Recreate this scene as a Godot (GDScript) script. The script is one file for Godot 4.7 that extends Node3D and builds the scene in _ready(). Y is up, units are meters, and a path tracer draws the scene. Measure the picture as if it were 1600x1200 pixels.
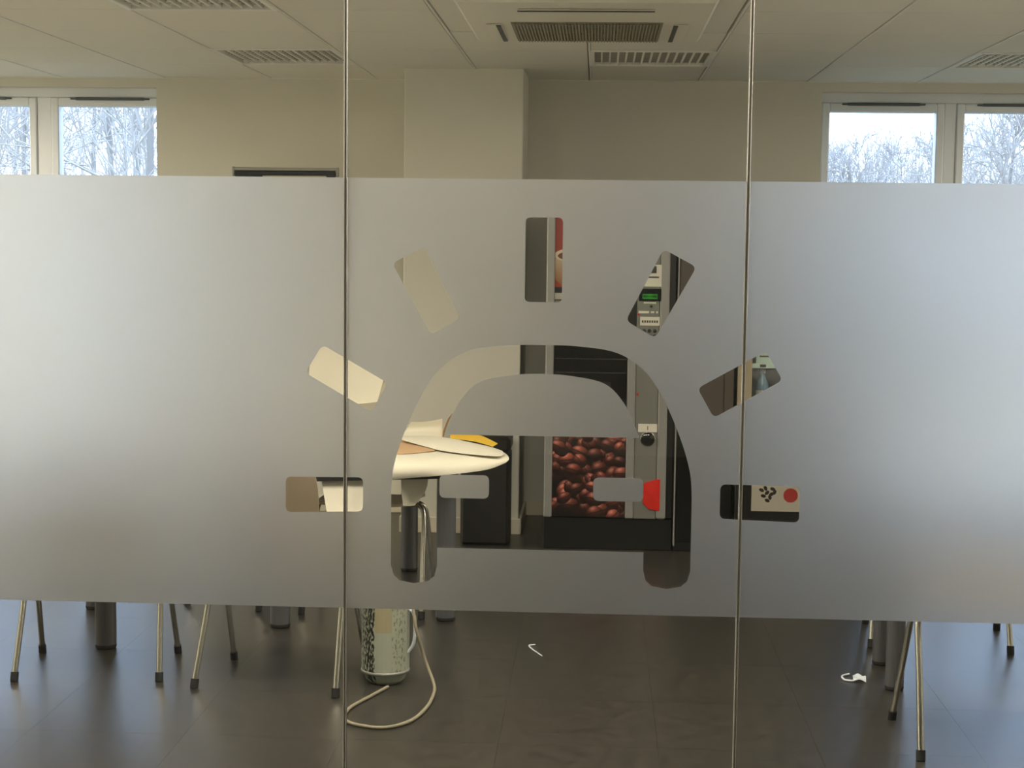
extends Node3D
# A staff break room seen through a frosted glass partition. Metres, y up; the camera stands in the corridor at the origin and looks towards -z.

const GLASS_Z := -4.3
const WALL_Z := -9.05
const CEIL := 2.458

var rng := RandomNumberGenerator.new()
var M := {}


# ---------------------------------------------------------------- helpers: naming
func numbered(called: String) -> String:
	if not has_node(NodePath(called)):
		return called
	var k := 1
	while has_node(NodePath("%s_%03d" % [called, k])):
		k += 1
	return "%s_%03d" % [called, k]


func tag(o: Node3D, label: String, category := "", group := "", kind := "") -> Node3D:
	if label: o.set_meta("label", label)
	if category: o.set_meta("category", category)
	if group: o.set_meta("group", group)
	if kind: o.set_meta("kind", kind)
	return o


func thing(called: String, label: String, category: String, at := Vector3.ZERO, turn := 0.0, group := "") -> Node3D:
	var o := Node3D.new()
	o.name = numbered(called)
	add_child(o, true)
	o.position = at
	o.rotation.y = turn
	return tag(o, label, category, group)


func struct_root(called: String, label: String, category := "") -> Node3D:
	var o := Node3D.new()
	o.name = numbered(called)
	add_child(o, true)
	return tag(o, label, category, "", "structure")


func part(called: String, mesh: Mesh, material: Material, parent: Node, at := Vector3.ZERO) -> MeshInstance3D:
	var o := MeshInstance3D.new()
	if parent == self:
		o.name = numbered(called)
	else:
		var nm := called
		var k := 1
		while parent.has_node(NodePath(nm)):
			nm = "%s_%03d" % [called, k]
			k += 1
		o.name = nm
	o.mesh = mesh
	o.material_override = material
	o.position = at
	parent.add_child(o, true)
	return o


# ---------------------------------------------------------------- helpers: shapes
func st_new() -> SurfaceTool:
	var st := SurfaceTool.new()
	st.begin(Mesh.PRIMITIVE_TRIANGLES)
	return st


func done(st: SurfaceTool) -> ArrayMesh:
	st.generate_normals()
	return st.commit()


func tri(st: SurfaceTool, a: Vector3, b: Vector3, c: Vector3, out: Vector3) -> void:
	if (b - a).cross(c - a).dot(out) > 0.0:   # clockwise seen from outside
		var t := b
		b = c
		c = t
	st.add_vertex(a)
	st.add_vertex(b)
	st.add_vertex(c)


func quad(st: SurfaceTool, a: Vector3, b: Vector3, c: Vector3, d: Vector3, out: Vector3) -> void:
	tri(st, a, b, c, out)
	tri(st, a, c, d, out)


func add_box(st: SurfaceTool, c: Vector3, s: Vector3, bevel := 0.0, turn := Basis()) -> void:
	st.set_smooth_group(-1)
	var h := s / 2.0
	var b: float = minf(bevel, minf(h.x, minf(h.y, h.z)) * 0.98)
	var axes := [Vector3.RIGHT, Vector3.UP, Vector3.BACK]
	var hs := [h.x, h.y, h.z]
	for i in 3:
		var u: int = (i + 1) % 3
		var v: int = (i + 2) % 3
		for sg in [-1.0, 1.0]:
			var n: Vector3 = axes[i] * sg
			var pu: Vector3 = axes[u] * (hs[u] - b)
			var pv: Vector3 = axes[v] * (hs[v] - b)
			var o: Vector3 = n * hs[i]
			quad(st, c + turn * (o - pu - pv), c + turn * (o + pu - pv), c + turn * (o + pu + pv), c + turn * (o - pu + pv), turn * n)
	if b <= 0.0:
		return
	for i in 3:
		var u: int = (i + 1) % 3
		var v: int = (i + 2) % 3
		for su in [-1.0, 1.0]:
			for sv in [-1.0, 1.0]:
				var along: Vector3 = axes[i] * (hs[i] - b)
				var e1: Vector3 = axes[u] * su * hs[u] + axes[v] * sv * (hs[v] - b)
				var e2: Vector3 = axes[u] * su * (hs[u] - b) + axes[v] * sv * hs[v]
				quad(st, c + turn * (e1 - along), c + turn * (e1 + along), c + turn * (e2 + along), c + turn * (e2 - along), turn * (axes[u] * su + axes[v] * sv))
	for sx in [-1.0, 1.0]:
		for sy in [-1.0, 1.0]:
			for sz in [-1.0, 1.0]:
				var a := Vector3(sx * h.x, sy * (h.y - b), sz * (h.z - b))
				var d := Vector3(sx * (h.x - b), sy * h.y, sz * (h.z - b))
				var e := Vector3(sx * (h.x - b), sy * (h.y - b), sz * h.z)
				tri(st, c + turn * a, c + turn * d, c + turn * e, turn * Vector3(sx, sy, sz))


func box(s: Vector3, bevel := 0.0, c := Vector3.ZERO) -> ArrayMesh:
	var st := st_new()
	add_box(st, c, s, bevel)
	return done(st)


# a box given by its two corners
func span(a: Vector3, b: Vector3, bevel := 0.0) -> ArrayMesh:
	return box((b - a).abs(), bevel, (a + b) / 2.0)


func add_span(st: SurfaceTool, a: Vector3, b: Vector3, bevel := 0.0) -> void:
	add_box(st, (a + b) / 2.0, (b - a).abs(), bevel)


func add_tube(st: SurfaceTool, pts: Array, radii, sides := 10) -> void:
	var rings := []
	var last := Vector3.UP
	for i in pts.size():
		var p: Vector3 = pts[i]
		var q0: Vector3 = pts[maxi(0, i - 1)]
		var q1: Vector3 = pts[mini(pts.size() - 1, i + 1)]
		var d := (q1 - q0).normalized()
		var side := d.cross(last)
		if side.length() < 0.2:
			side = d.cross(Vector3.RIGHT if absf(d.x) < 0.8 else Vector3.BACK)
		side = side.normalized()
		last = side.cross(d).normalized()
		var r: float = radii[i] if radii is Array else radii
		var ring := []
		for k in sides:
			var a := TAU * k / sides
			ring.append(p + (side * cos(a) + last * sin(a)) * r)
		rings.append(ring)
	st.set_smooth_group(1)
	for i in rings.size() - 1:
		for k in sides:
			var a0: Vector3 = rings[i][k]
			var a1: Vector3 = rings[i][(k + 1) % sides]
			var b0: Vector3 = rings[i + 1][k]
			var b1: Vector3 = rings[i + 1][(k + 1) % sides]
			var mid: Vector3 = (pts[i] + pts[i + 1]) / 2.0
			quad(st, a0, a1, b1, b0, (a0 + a1 + b0 + b1) / 4.0 - mid)
	st.set_smooth_group(-1)
	for e in [0, rings.size() - 1]:
		var c: Vector3 = pts[e]
		var out: Vector3 = c - pts[1 if e == 0 else e - 1]
		for k in sides:
			tri(st, c, rings[e][k], rings[e][(k + 1) % sides], out)


func tube(pts: Array, radii, sides := 10) -> ArrayMesh:
	var st := st_new()
	add_tube(st, pts, radii, sides)
	return done(st)


func smooth_path(pts: Array, steps := 8) -> Array:
	var c := Curve3D.new()
	for i in pts.size():
		var t: Vector3 = (pts[mini(i + 1, pts.size() - 1)] - pts[maxi(i - 1, 0)]) / 6.0
		c.add_point(pts[i], -t, t)
	var out := []
	for i in pts.size() - 1:
		for k in steps:
			out.append(c.sample(i, float(k) / steps))
	out.append(pts[-1])
	return out


# turned about the y axis; profile is [radius, height] from bottom to top
func lathe(profile: Array, segs := 28, smooth := true, uv := false) -> ArrayMesh:
	var st := st_new()
	st.set_smooth_group(1 if smooth else -1)
	var run := 0.0
	var runs := [0.0]
	for i in profile.size() - 1:
		run += Vector2(profile[i + 1][0] - profile[i][0], profile[i + 1][1] - profile[i][1]).length()
		runs.append(run)
	for i in profile.size() - 1:
		var r0: float = profile[i][0]
		var y0: float = profile[i][1]
		var r1: float = profile[i + 1][0]
		var y1: float = profile[i + 1][1]
		for k in segs:
			var a := TAU * k / segs
			var b := TAU * (k + 1) / segs
			var p := [Vector3(r0 * sin(a), y0, r0 * cos(a)), Vector3(r0 * sin(b), y0, r0 * cos(b)), Vector3(r1 * sin(b), y1, r1 * cos(b)), Vector3(r1 * sin(a), y1, r1 * cos(a))]
			var w := [Vector2(float(k) / segs, 1.0 - runs[i] / run), Vector2(float(k + 1) / segs, 1.0 - runs[i] / run), Vector2(float(k + 1) / segs, 1.0 - runs[i + 1] / run), Vector2(float(k) / segs, 1.0 - runs[i + 1] / run)]
			for t in [[0, 2, 1], [0, 3, 2]]:
				if (p[t[1]] - p[t[0]]).cross(p[t[2]] - p[t[0]]).length() < 1e-12:
					continue
				for j in t:
					if uv:
						st.set_uv(w[j])
					st.add_vertex(p[j])
	return done(st)


# a flat print facing +z with its own picture coordinates
func print_mesh(w: float, h: float, depth := 0.002) -> ArrayMesh:
	var st := st_new()
	st.set_smooth_group(-1)
	var a := w / 2.0
	var b := h / 2.0
	var p := [Vector3(-a, b, depth), Vector3(a, b, depth), Vector3(a, -b, depth), Vector3(-a, -b, depth)]
	var u := [Vector2(0, 0), Vector2(1, 0), Vector2(1, 1), Vector2(0, 1)]
	for t in [[0, 1, 2], [0, 2, 3]]:
		for j in t:
			st.set_uv(u[j])
			st.add_vertex(p[j])
	for s in [[0, 1, Vector3.UP], [1, 2, Vector3.RIGHT], [2, 3, Vector3.DOWN], [3, 0, Vector3.LEFT]]:
		var c: Vector3 = p[s[0]]
		var d: Vector3 = p[s[1]]
		st.set_uv(Vector2(0.01, 0.01))
		quad(st, c, d, d - Vector3(0, 0, depth), c - Vector3(0, 0, depth), s[2])
	st.set_uv(Vector2(0.01, 0.01))
	quad(st, Vector3(-a, b, 0), Vector3(a, b, 0), Vector3(a, -b, 0), Vector3(-a, -b, 0), Vector3.FORWARD)
	return done(st)


# a sheet of paper between four rails (each a list of points along the sheet), with thickness
func sheet(rails: Array, thick := 0.0012, nu := 24, nv := 18) -> ArrayMesh:
	var smooth := []
	for r in rails:
		var c := Curve3D.new()
		for p in smooth_path(r, 10):
			c.add_point(p)
		var row := []
		for i in nu + 1:
			row.append(c.sample_baked(c.get_baked_length() * i / nu))
		smooth.append(row)
	var grid := []
	for i in nu + 1:
		var across := []
		for r in smooth:
			across.append(r[i])
		var c := Curve3D.new()
		for p in smooth_path(across, 8):
			c.add_point(p)
		var row := []
		for j in nv + 1:
			row.append(c.sample_baked(c.get_baked_length() * j / nv))
		grid.append(row)
	var nrm := []
	for i in nu + 1:
		var row := []
		for j in nv + 1:
			var du: Vector3 = grid[mini(i + 1, nu)][j] - grid[maxi(i - 1, 0)][j]
			var dv: Vector3 = grid[i][mini(j + 1, nv)] - grid[i][maxi(j - 1, 0)]
			row.append(du.cross(dv).normalized())
		nrm.append(row)
	var st := st_new()
	for side in [1.0, -1.0]:
		st.set_smooth_group(1 if side > 0 else 2)
		for i in nu:
			for j in nv:
				var q := []
				for k in [[i, j], [i + 1, j], [i + 1, j + 1], [i, j + 1]]:
					q.append(grid[k[0]][k[1]] + nrm[k[0]][k[1]] * thick * 0.5 * side)
				quad(st, q[0], q[1], q[2], q[3], nrm[i][j] * side)
	st.set_smooth_group(-1)
	for i in nu:
		for j in [0, nv]:
			var n0: Vector3 = nrm[i][j] * thick * 0.5
			var n1: Vector3 = nrm[i + 1][j] * thick * 0.5
			quad(st, grid[i][j] - n0, grid[i][j] + n0, grid[i + 1][j] + n1, grid[i + 1][j] - n1, grid[i][j] - grid[i][nv - j])
	for j in nv:
		for i in [0, nu]:
			var n0: Vector3 = nrm[i][j] * thick * 0.5
			var n1: Vector3 = nrm[i][j + 1] * thick * 0.5
			quad(st, grid[i][j] - n0, grid[i][j] + n0, grid[i][j + 1] + n1, grid[i][j + 1] - n1, grid[i][j] - grid[nu - i][j])
	return done(st)


func rounded(poly: Array, r: float) -> PackedVector2Array:
	var out := PackedVector2Array()
	var n := poly.size()
	for i in n:
		var p: Vector2 = poly[i]
		var a: Vector2 = (poly[(i + n - 1) % n] - p)
		var b: Vector2 = (poly[(i + 1) % n] - p)
		var e: float = minf(r, minf(a.length(), b.length()) * 0.48)
		var p0 := p + a.normalized() * e
		var p1 := p + b.normalized() * e
		for k in 7:
			var t := k / 6.0
			out.append(p0.lerp(p, t).lerp(p.lerp(p1, t), t))
	return out


# ---------------------------------------------------------------- helpers: materials
func mat(color: Color, rough := 0.6, metal := 0.0, spec := 0.5) -> StandardMaterial3D:
	var m := StandardMaterial3D.new()
	m.albedo_color = color
	m.roughness = rough
	m.metallic = metal
	m.metallic_specular = spec
	return m


func noise_tex(freq: float, octaves: int, ramp: Array, size := 512, sd := 1, as_normal := false, bump := 4.0) -> NoiseTexture2D:
	var n := FastNoiseLite.new()
	n.seed = sd
	n.noise_type = FastNoiseLite.TYPE_SIMPLEX_SMOOTH
	n.frequency = freq
	n.fractal_octaves = octaves
	var t := NoiseTexture2D.new()
	t.width = size
	t.height = size
	t.seamless = true
	t.noise = n
	t.as_normal_map = as_normal
	t.bump_strength = bump
	if ramp.size():
		var g := Gradient.new()
		g.offsets = PackedFloat32Array(ramp[0])
		g.colors = PackedColorArray(ramp[1])
		t.color_ramp = g
	return t


func world_tex(m: StandardMaterial3D, t: Texture2D, scale: float) -> void:
	m.albedo_texture = t
	m.uv1_triplanar = true
	m.uv1_world_triplanar = true
	m.uv1_scale = Vector3.ONE * scale


func picture(im: Image, rough := 0.35) -> StandardMaterial3D:
	var m := mat(Color.WHITE, rough)
	m.albedo_texture = ImageTexture.create_from_image(im)
	m.texture_repeat = false
	return m


func paint_ellipse(im: Image, c: Vector2, rx: float, ry: float, turn: float, f: Callable) -> void:
	var reach := int(maxf(rx, ry)) + 2
	for y in range(maxi(0, int(c.y) - reach), mini(im.get_height(), int(c.y) + reach + 1)):
		for x in range(maxi(0, int(c.x) - reach), mini(im.get_width(), int(c.x) + reach + 1)):
			var d := (Vector2(x, y) - c).rotated(-turn) / Vector2(rx, ry)
			if d.length_squared() <= 1.0:
				im.set_pixel(x, y, f.call(d))


func beans_picture(w: int, h: int, n: int, sd: int) -> Image:
	var r := RandomNumberGenerator.new()
	r.seed = sd
	var im := Image.create(w, h, false, Image.FORMAT_RGB8)
	im.fill(Color(0.045, 0.025, 0.02))
	for k in n:
		var c := Vector2(r.randf_range(0, w), r.randf_range(0, h))
		var s := r.randf_range(0.085, 0.125) * w
		var turn := r.randf_range(-1.2, 1.2)
		var tone := r.randf_range(0.55, 1.15)
		paint_ellipse(im, c, s, s * r.randf_range(0.68, 0.85), turn, func(d: Vector2) -> Color:
			var z := sqrt(maxf(0.0, 1.0 - d.length_squared()))
			var up := d.rotated(turn)
			var lit := clampf(0.26 + 1.1 * maxf(0.0, -up.y * 0.65 + z * 0.5 - 0.1) , 0.0, 1.4)
			if absf(d.y - 0.12 * sin(d.x * 3.0)) < 0.07:
				lit *= 0.35
			var shine := pow(maxf(0.0, -up.y * 0.6 + z * 0.75 - up.x * 0.2), 14.0) * 0.35
			return Color(0.60 * lit * tone + shine, 0.30 * lit * tone + shine, 0.235 * lit * tone + shine))
	return im


func poster_picture() -> Image:
	# red drinks poster: a white cup with brown coffee beneath a red field, black strip, white strip
	var w := 192
	var h := 256
	var im := Image.create(w, h, false, Image.FORMAT_RGB8)
	for y in h:
		for x in w:
			var c := Color(0.60, 0.16, 0.10).lerp(Color(0.66, 0.24, 0.13), float(y) / h)
			im.set_pixel(x, y, c)
	paint_ellipse(im, Vector2(70, 170), 78, 62, 0.0, func(d: Vector2) -> Color: return Color(0.80, 0.72, 0.60).lerp(Color(0.55, 0.36, 0.2), clampf(d.y * 0.8 + 0.35, 0, 1)))
	paint_ellipse(im, Vector2(70, 132), 74, 22, 0.0, func(_d: Vector2) -> Color: return Color(0.88, 0.82, 0.72))
	paint_ellipse(im, Vector2(70, 134), 64, 16, 0.0, func(_d: Vector2) -> Color: return Color(0.45, 0.26, 0.13))
	im.fill_rect(Rect2i(0, 222, w, 16), Color(0.06, 0.05, 0.05))
	im.fill_rect(Rect2i(0, 238, w, 18), Color(0.72, 0.70, 0.66))
	return im


func card_picture() -> Image:
	# white card with a cluster of roasted beans and a red disc
	var r := RandomNumberGenerator.new()
	r.seed = 4
	var im := Image.create(256, 128, false, Image.FORMAT_RGB8)
	im.fill(Color(0.66, 0.64, 0.58))
	for s in [[30, 62, 0.4], [42, 56, 1.1], [47, 70, 2.3], [36, 80, 0.2], [56, 84, 1.4], [64, 58, 0.3], [70, 68, 2.0], [48, 94, 0.5], [61, 74, 2.6]]:
		paint_ellipse(im, Vector2(s[0], s[1]), 8, 5, s[2], func(d: Vector2) -> Color: return Color(0.07, 0.05, 0.04) if absf(d.y) > 0.12 else Color(0.24, 0.15, 0.09))
	paint_ellipse(im, Vector2(119, 77), 22, 22, 0.0, func(d: Vector2) -> Color:
		var n := sin(d.x * 17.0) * sin(d.y * 19.0)
		return Color(0.60 + 0.06 * n, 0.16 + 0.04 * n, 0.13))
	return im


func speckle_picture() -> Image:
	# wrap of the drum: pale green-white, a worn column of black flecks, a cream label high on the middle
	var im := Image.create(256, 128, false, Image.FORMAT_RGB8)
	var n := FastNoiseLite.new()
	n.seed = 9
	n.frequency = 0.16
	n.fractal_octaves = 3
	for y in 128:
		for x in 256:
			var c := Color(0.60, 0.62, 0.55)
			var u := x / 256.0
			var k := n.get_noise_2d(x * 1.3, y)
			if u > 0.80 and u < 0.945:
				var edge := 1.0 - absf(u - 0.90) / 0.10
				if k > 0.30 - edge * 0.45 and y < 112:
					c = Color(0.10, 0.10, 0.08)
			elif (u < 0.17 and u > 0.06) and y < 96 and k > 0.30:
				c = Color(0.40, 0.40, 0.33)
			elif (u >= 0.945 or u <= 0.06) and y < 56:
				c = Color(0.60, 0.575, 0.46)
			im.set_pixel(x, y, c)
	return im


func make_materials() -> void:
	M.wall = mat(Color(0.87, 0.86, 0.805), 0.85)
	M.tile = mat(Color(0.91, 0.895, 0.84), 0.9)
	world_tex(M.tile, noise_tex(0.22, 2, [[0.0, 0.3, 1.0], [Color(0.93, 0.93, 0.92), Color(0.985, 0.98, 0.97), Color(1, 1, 1)]], 256, 3), 1.6)
	M.bar = mat(Color(0.93, 0.92, 0.88), 0.5)
	M.gap = mat(Color(0.42, 0.40, 0.35), 0.9)
	M.trim = mat(Color(0.90, 0.87, 0.78), 0.5)
	var ftex := noise_tex(0.018, 6, [[0.0, 0.45, 1.0], [Color(0.72, 0.70, 0.66), Color(0.86, 0.85, 0.82), Color(1, 0.98, 0.94)]], 1024, 21)
	for k in 3:
		var m := mat([Color(0.212, 0.205, 0.188), Color(0.216, 0.207, 0.189), Color(0.208, 0.203, 0.188)][k], 0.34)
		world_tex(m, ftex, 0.7)
		M["floor%d" % k] = m
	M.pvc = mat(Color(0.93, 0.95, 0.97), 0.35)
	M.vent = mat(Color(0.30, 0.33, 0.36), 0.6)
	M.pane = mat(Color(0.96, 1.0, 0.99, 0.03), 0.0)
	M.pane.transparency = BaseMaterial3D.TRANSPARENCY_ALPHA
	M.glass = mat(Color(0.93, 0.97, 0.95, 0.02), 0.0)
	M.glass.transparency = BaseMaterial3D.TRANSPARENCY_ALPHA
	M.film = mat(Color(0.96, 0.965, 0.965, 0.10), 0.50)
	M.film.refraction_enabled = true
	M.film.refraction_scale = 0.05
	M.joint = mat(Color(0.97, 0.96, 0.93), 0.2)
	M.joint_dark = mat(Color(0.24, 0.23, 0.19), 0.3)
	M.chrome = mat(Color(0.74, 0.73, 0.68), 0.22, 1.0)
	M.rubber = mat(Color(0.06, 0.06, 0.06), 0.7)
	M.shell = mat(Color(0.62, 0.56, 0.46), 0.5)
	M.laminate = mat(Color(0.84, 0.84, 0.82), 0.16)
	M.edge = mat(Color(0.08, 0.08, 0.08), 0.5)
	M.leg = mat(Color(0.40, 0.40, 0.41), 0.4, 0.6)
	M.paper = mat(Color(0.87, 0.85, 0.77), 0.8)
	M.paper.backlight_enabled = true
	M.paper.backlight = Color(0.25, 0.24, 0.2)
	M.kraft = mat(Color(0.78, 0.64, 0.47), 0.85)
	M.yellow = mat(Color(0.93, 0.76, 0.20), 0.75)
	M.black = mat(Color(0.07, 0.066, 0.06), 0.35)
	M.bin = mat(Color(0.095, 0.09, 0.08), 0.5)
	M.silver = mat(Color(0.60, 0.60, 0.58), 0.38, 0.35)
	M.silver_dark = mat(Color(0.50, 0.50, 0.47), 0.42, 0.3)
	M.smoked = mat(Color(0.035, 0.033, 0.03), 0.12)
	M.brown = mat(Color(0.31, 0.275, 0.24), 0.4)
	M.white = mat(Color(0.88, 0.86, 0.80), 0.5)
	M.beige = mat(Color(0.62, 0.57, 0.47), 0.5)
	M.red = mat(Color(0.82, 0.13, 0.07), 0.4)
	M.ink = mat(Color(0.22, 0.21, 0.19), 0.6)
	M.navy = mat(Color(0.05, 0.05, 0.10), 0.4)
	M.grey = mat(Color(0.64, 0.64, 0.61), 0.45, 0.3)
	M.strip = mat(Color(0.84, 0.94, 0.88), 0.5)
	M.bottle = mat(Color(0.45, 0.60, 0.68), 0.2)
	M.cap = mat(Color(0.80, 0.83, 0.85), 0.4)
	M.orange = mat(Color(0.85, 0.48, 0.16), 0.5)
	M.cord = mat(Color(0.50, 0.475, 0.39), 0.7)
	M.louvre = mat(Color(0.90, 0.88, 0.82), 0.2, 0.6)
	M.grille = mat(Color(0.55, 0.52, 0.42), 0.7)
	M.ac = mat(Color(0.90, 0.88, 0.81), 0.5)
	M.tube = mat(Color(0.92, 0.92, 0.90), 0.4)
	M.bark = mat(Color(0.60, 0.575, 0.555), 0.9)
	M.twig = mat(Color(0.76, 0.725, 0.70), 0.9)
	M.ground = mat(Color(0.50, 0.51, 0.45), 0.95)
	world_tex(M.ground, noise_tex(0.03, 4, [[0.0, 1.0], [Color(0.7, 0.7, 0.65), Color(1, 1, 1)]], 256, 31), 0.2)


# ---------------------------------------------------------------- the place
func _ready() -> void:
	rng.seed = 11
	# camera
	var cam := Camera3D.new()
	cam.name = "camera"
	cam.position = Vector3(0, 1.59, 0)
	cam.rotation = Vector3(deg_to_rad(-5.286), deg_to_rad(3.033), deg_to_rad(0.657))
	cam.fov = rad_to_deg(2.0 * atan(600.0 / 2500.0))
	cam.near = 0.05
	cam.far = 300.0
	add_child(cam)
	cam.current = true
	# sky and exposure
	var we := WorldEnvironment.new()
	we.name = "environment"
	var env := Environment.new()
	env.background_mode = Environment.BG_SKY
	var sky := Sky.new()
	var sm := ProceduralSkyMaterial.new()
	sm.sky_top_color = Color(0.70, 0.83, 1.0)
	sm.sky_horizon_color = Color(0.80, 0.90, 1.0)
	sm.ground_bottom_color = Color(0.45, 0.47, 0.46)
	sm.ground_horizon_color = Color(0.80, 0.84, 0.86)
	sm.sun_angle_max = 1.0
	sky.sky_material = sm
	env.sky = sky
	env.background_energy_multiplier = 3.9
	env.tonemap_mode = Environment.TONE_MAPPER_LINEAR
	env.tonemap_exposure = 1.3
	env.sdfgi_enabled = true
	env.ssao_enabled = true
	env.ssil_enabled = true
	we.environment = env
	add_child(we)
	# the lamps that are on: three ceiling panels beside the glass, two at either side of the room, one in the corridor
	make_materials()
	for c in [[-1.56, -4.66, 4.0, "lit ceiling panel beside the glass, left one of the three"], [-0.36, -4.66, 3.0, "lit ceiling panel beside the glass, middle one of the three"], [0.84, -4.66, 3.0, "lit ceiling panel beside the glass, right one of the three"], [-4.56, -7.93, 7.0, "lit ceiling panel out of the frame on the left, by the window"], [-5.16, -5.96, 5.5, "lit ceiling panel out of the frame on the left, by the glass"], [3.84, -7.93, 5.0, "lit ceiling panel out of the frame on the right, by the window"], [3.84, -5.96, 5.0, "lit ceiling panel out of the frame on the right, by the glass"]]:
		lit_light(c[0], c[1], c[2], c[3])
	lit_light(-0.36, -3.2, 4.5, "lit ceiling panel above the corridor in front of the glass")

	build_shell()
	build_windows()
	build_ceiling()
	build_glass()
	build_tables()
	build_machines()
	build_papers()
	build_small()
	build_outside()


func lit_light(x: float, z: float, energy: float, label: String) -> void:
	var t := thing("ceiling_light", label, "ceiling light", Vector3(x, CEIL, z), 0.0, "")
	var fr := st_new()
	for s in [-1.0, 1.0]:
		add_box(fr, Vector3(s * 0.285, 0.006, 0), Vector3(0.03, 0.03, 0.60), 0.003)
		add_box(fr, Vector3(0, 0.006, s * 0.285), Vector3(0.54, 0.03, 0.03), 0.003)
	add_box(fr, Vector3(0, 0.05, 0), Vector3(0.58, 0.02, 0.58))
	part("frame", done(fr), M.bar, t)
	var glow := mat(Color(0.95, 0.92, 0.85), 0.5)
	glow.emission_enabled = true
	glow.emission = Color(1.0, 0.95, 0.86)
	glow.emission_energy_multiplier = 2.0
	part("lamp_diffuser", box(Vector3(0.54, 0.01, 0.54)), glow, t, Vector3(0, 0.015, 0))
	var l := AreaLight3D.new()
	l.name = "panel_light"
	l.area_size = Vector2(0.52, 0.52)
	l.light_color = Color(1.0, 0.955, 0.875)
	l.light_energy = energy
	l.area_range = 14.0
	l.shadow_enabled = true
	l.rotation_degrees = Vector3(-90, 0, 0)
	l.position = Vector3(0, 0.004, 0)
	t.add_child(l)


func build_shell() -> void:
	# floor: screed with vinyl tiles laid on it
	var fl := struct_root("floor", "dark grey mottled vinyl tile floor with faint seams", "floor")
	part("screed", span(Vector3(-6.2, -0.20, WALL_Z - 0.1), Vector3(6.2, -0.006, GLASS_Z)), M.gap, fl)
	var xs := [-6.0]
	for k in 24:
		xs.append(-5.79 + 0.5 * k)
	xs.append(6.0)
	var zs := [GLASS_Z]
	for k in 9:
		zs.append(-4.90 - 0.5 * k)
	zs.append(WALL_Z)
	for i in xs.size() - 1:
		for j in zs.size() - 1:
			var w: float = xs[i + 1] - xs[i] - 0.0005
			var d: float = zs[j] - zs[j + 1] - 0.0005
			if w < 0.05:
				continue
			part("floor_tile", box(Vector3(w, 0.006, d), 0.0), M["floor%d" % rng.randi_range(0, 2)], fl, Vector3((xs[i] + xs[i + 1]) / 2, -0.003, (zs[j] + zs[j + 1]) / 2))
	var cf := part("floor", span(Vector3(-3.2, -0.2, GLASS_Z), Vector3(3.2, 0.0, 3.2)), M.floor0, self)
	tag(cf, "dark grey corridor floor in front of the glass", "floor", "", "structure")
	# far wall with two window openings
	var st := st_new()
	var z0 := WALL_Z - 0.08
	add_span(st, Vector3(-6.2, 0, z0), Vector3(-4.0, 2.7, WALL_Z))
	add_span(st, Vector3(-2.515, 0, z0), Vector3(1.223, 2.7, WALL_Z))
	add_span(st, Vector3(3.7, 0, z0), Vector3(6.2, 2.7, WALL_Z))
	for x in [[-4.0, -2.515], [1.223, 3.7]]:
		add_span(st, Vector3(x[0], 0, z0), Vector3(x[1], 0.42, WALL_Z))
		add_span(st, Vector3(x[0], 2.405, z0), Vector3(x[1], 2.7, WALL_Z))
	tag(part("wall_back", done(st), M.wall, self), "cream far wall between the two windows", "wall", "", "structure")
	# boxed-in pillar
	tag(part("wall_pillar", span(Vector3(-1.03, 0, WALL_Z), Vector3(-0.405, CEIL + 0.02, -8.45), 0.004), M.wall, self), "cream boxed-in pillar standing out from the far wall", "pillar", "", "structure")
	# skirting
	var b := st_new()
	for x in [[-6.0, -1.045], [-0.39, 6.0]]:
		add_span(b, Vector3(x[0], 0, WALL_Z), Vector3(x[1], 0.085, WALL_Z + 0.015), 0.003)
	tag(part("baseboard_back", done(b), M.trim, self), "cream skirting board along the far wall", "skirting", "", "structure")
	b = st_new()
	add_span(b, Vector3(-1.045, 0, WALL_Z + 0.016), Vector3(-1.031, 0.085, -8.435), 0.003)
	add_span(b, Vector3(-1.045, 0, -8.449), Vector3(-0.39, 0.085, -8.435), 0.003)
	add_span(b, Vector3(-0.404, 0, WALL_Z + 0.016), Vector3(-0.39, 0.085, -8.435), 0.003)
	tag(part("baseboard_pillar", done(b), M.trim, self), "cream skirting board round the foot of the pillar", "skirting", "", "structure")
	# side walls, partition returns, corridor
	tag(part("wall_left", span(Vector3(-6.2, 0, z0), Vector3(-6.0, 2.7, GLASS_Z)), M.wall, self), "cream left wall of the room, out of the frame", "wall", "", "structure")
	tag(part("wall_right", span(Vector3(6.0, 0, z0), Vector3(6.2, 2.7, GLASS_Z)), M.wall, self), "cream right wall of the room, out of the frame", "wall", "", "structure")
	st = st_new()
	add_span(st, Vector3(-6.2, 0, GLASS_Z - 0.05), Vector3(-2.832, 2.7, GLASS_Z + 0.05))
	add_span(st, Vector3(2.546, 0, GLASS_Z - 0.05), Vector3(6.2, 2.7, GLASS_Z + 0.05))
	tag(part("wall_partition", done(st), M.wall, self), "plastered partition at either end of the glass screen", "wall", "", "structure")
	tag(part("wall_corridor_left", span(Vector3(-3.2, 0, GLASS_Z), Vector3(-3.0, 2.7, 3.0)), M.wall, self), "cream corridor wall left of the viewer", "wall", "", "structure")
	tag(part("wall_corridor_right", span(Vector3(3.0, 0, GLASS_Z), Vector3(3.2, 2.7, 3.0)), M.wall, self), "cream corridor wall right of the viewer", "wall", "", "structure")
	tag(part("wall_corridor_back", span(Vector3(-3.2, 0, 3.0), Vector3(3.2, 2.7, 3.2)), M.wall, self), "cream corridor wall behind the viewer", "wall", "", "structure")


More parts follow.
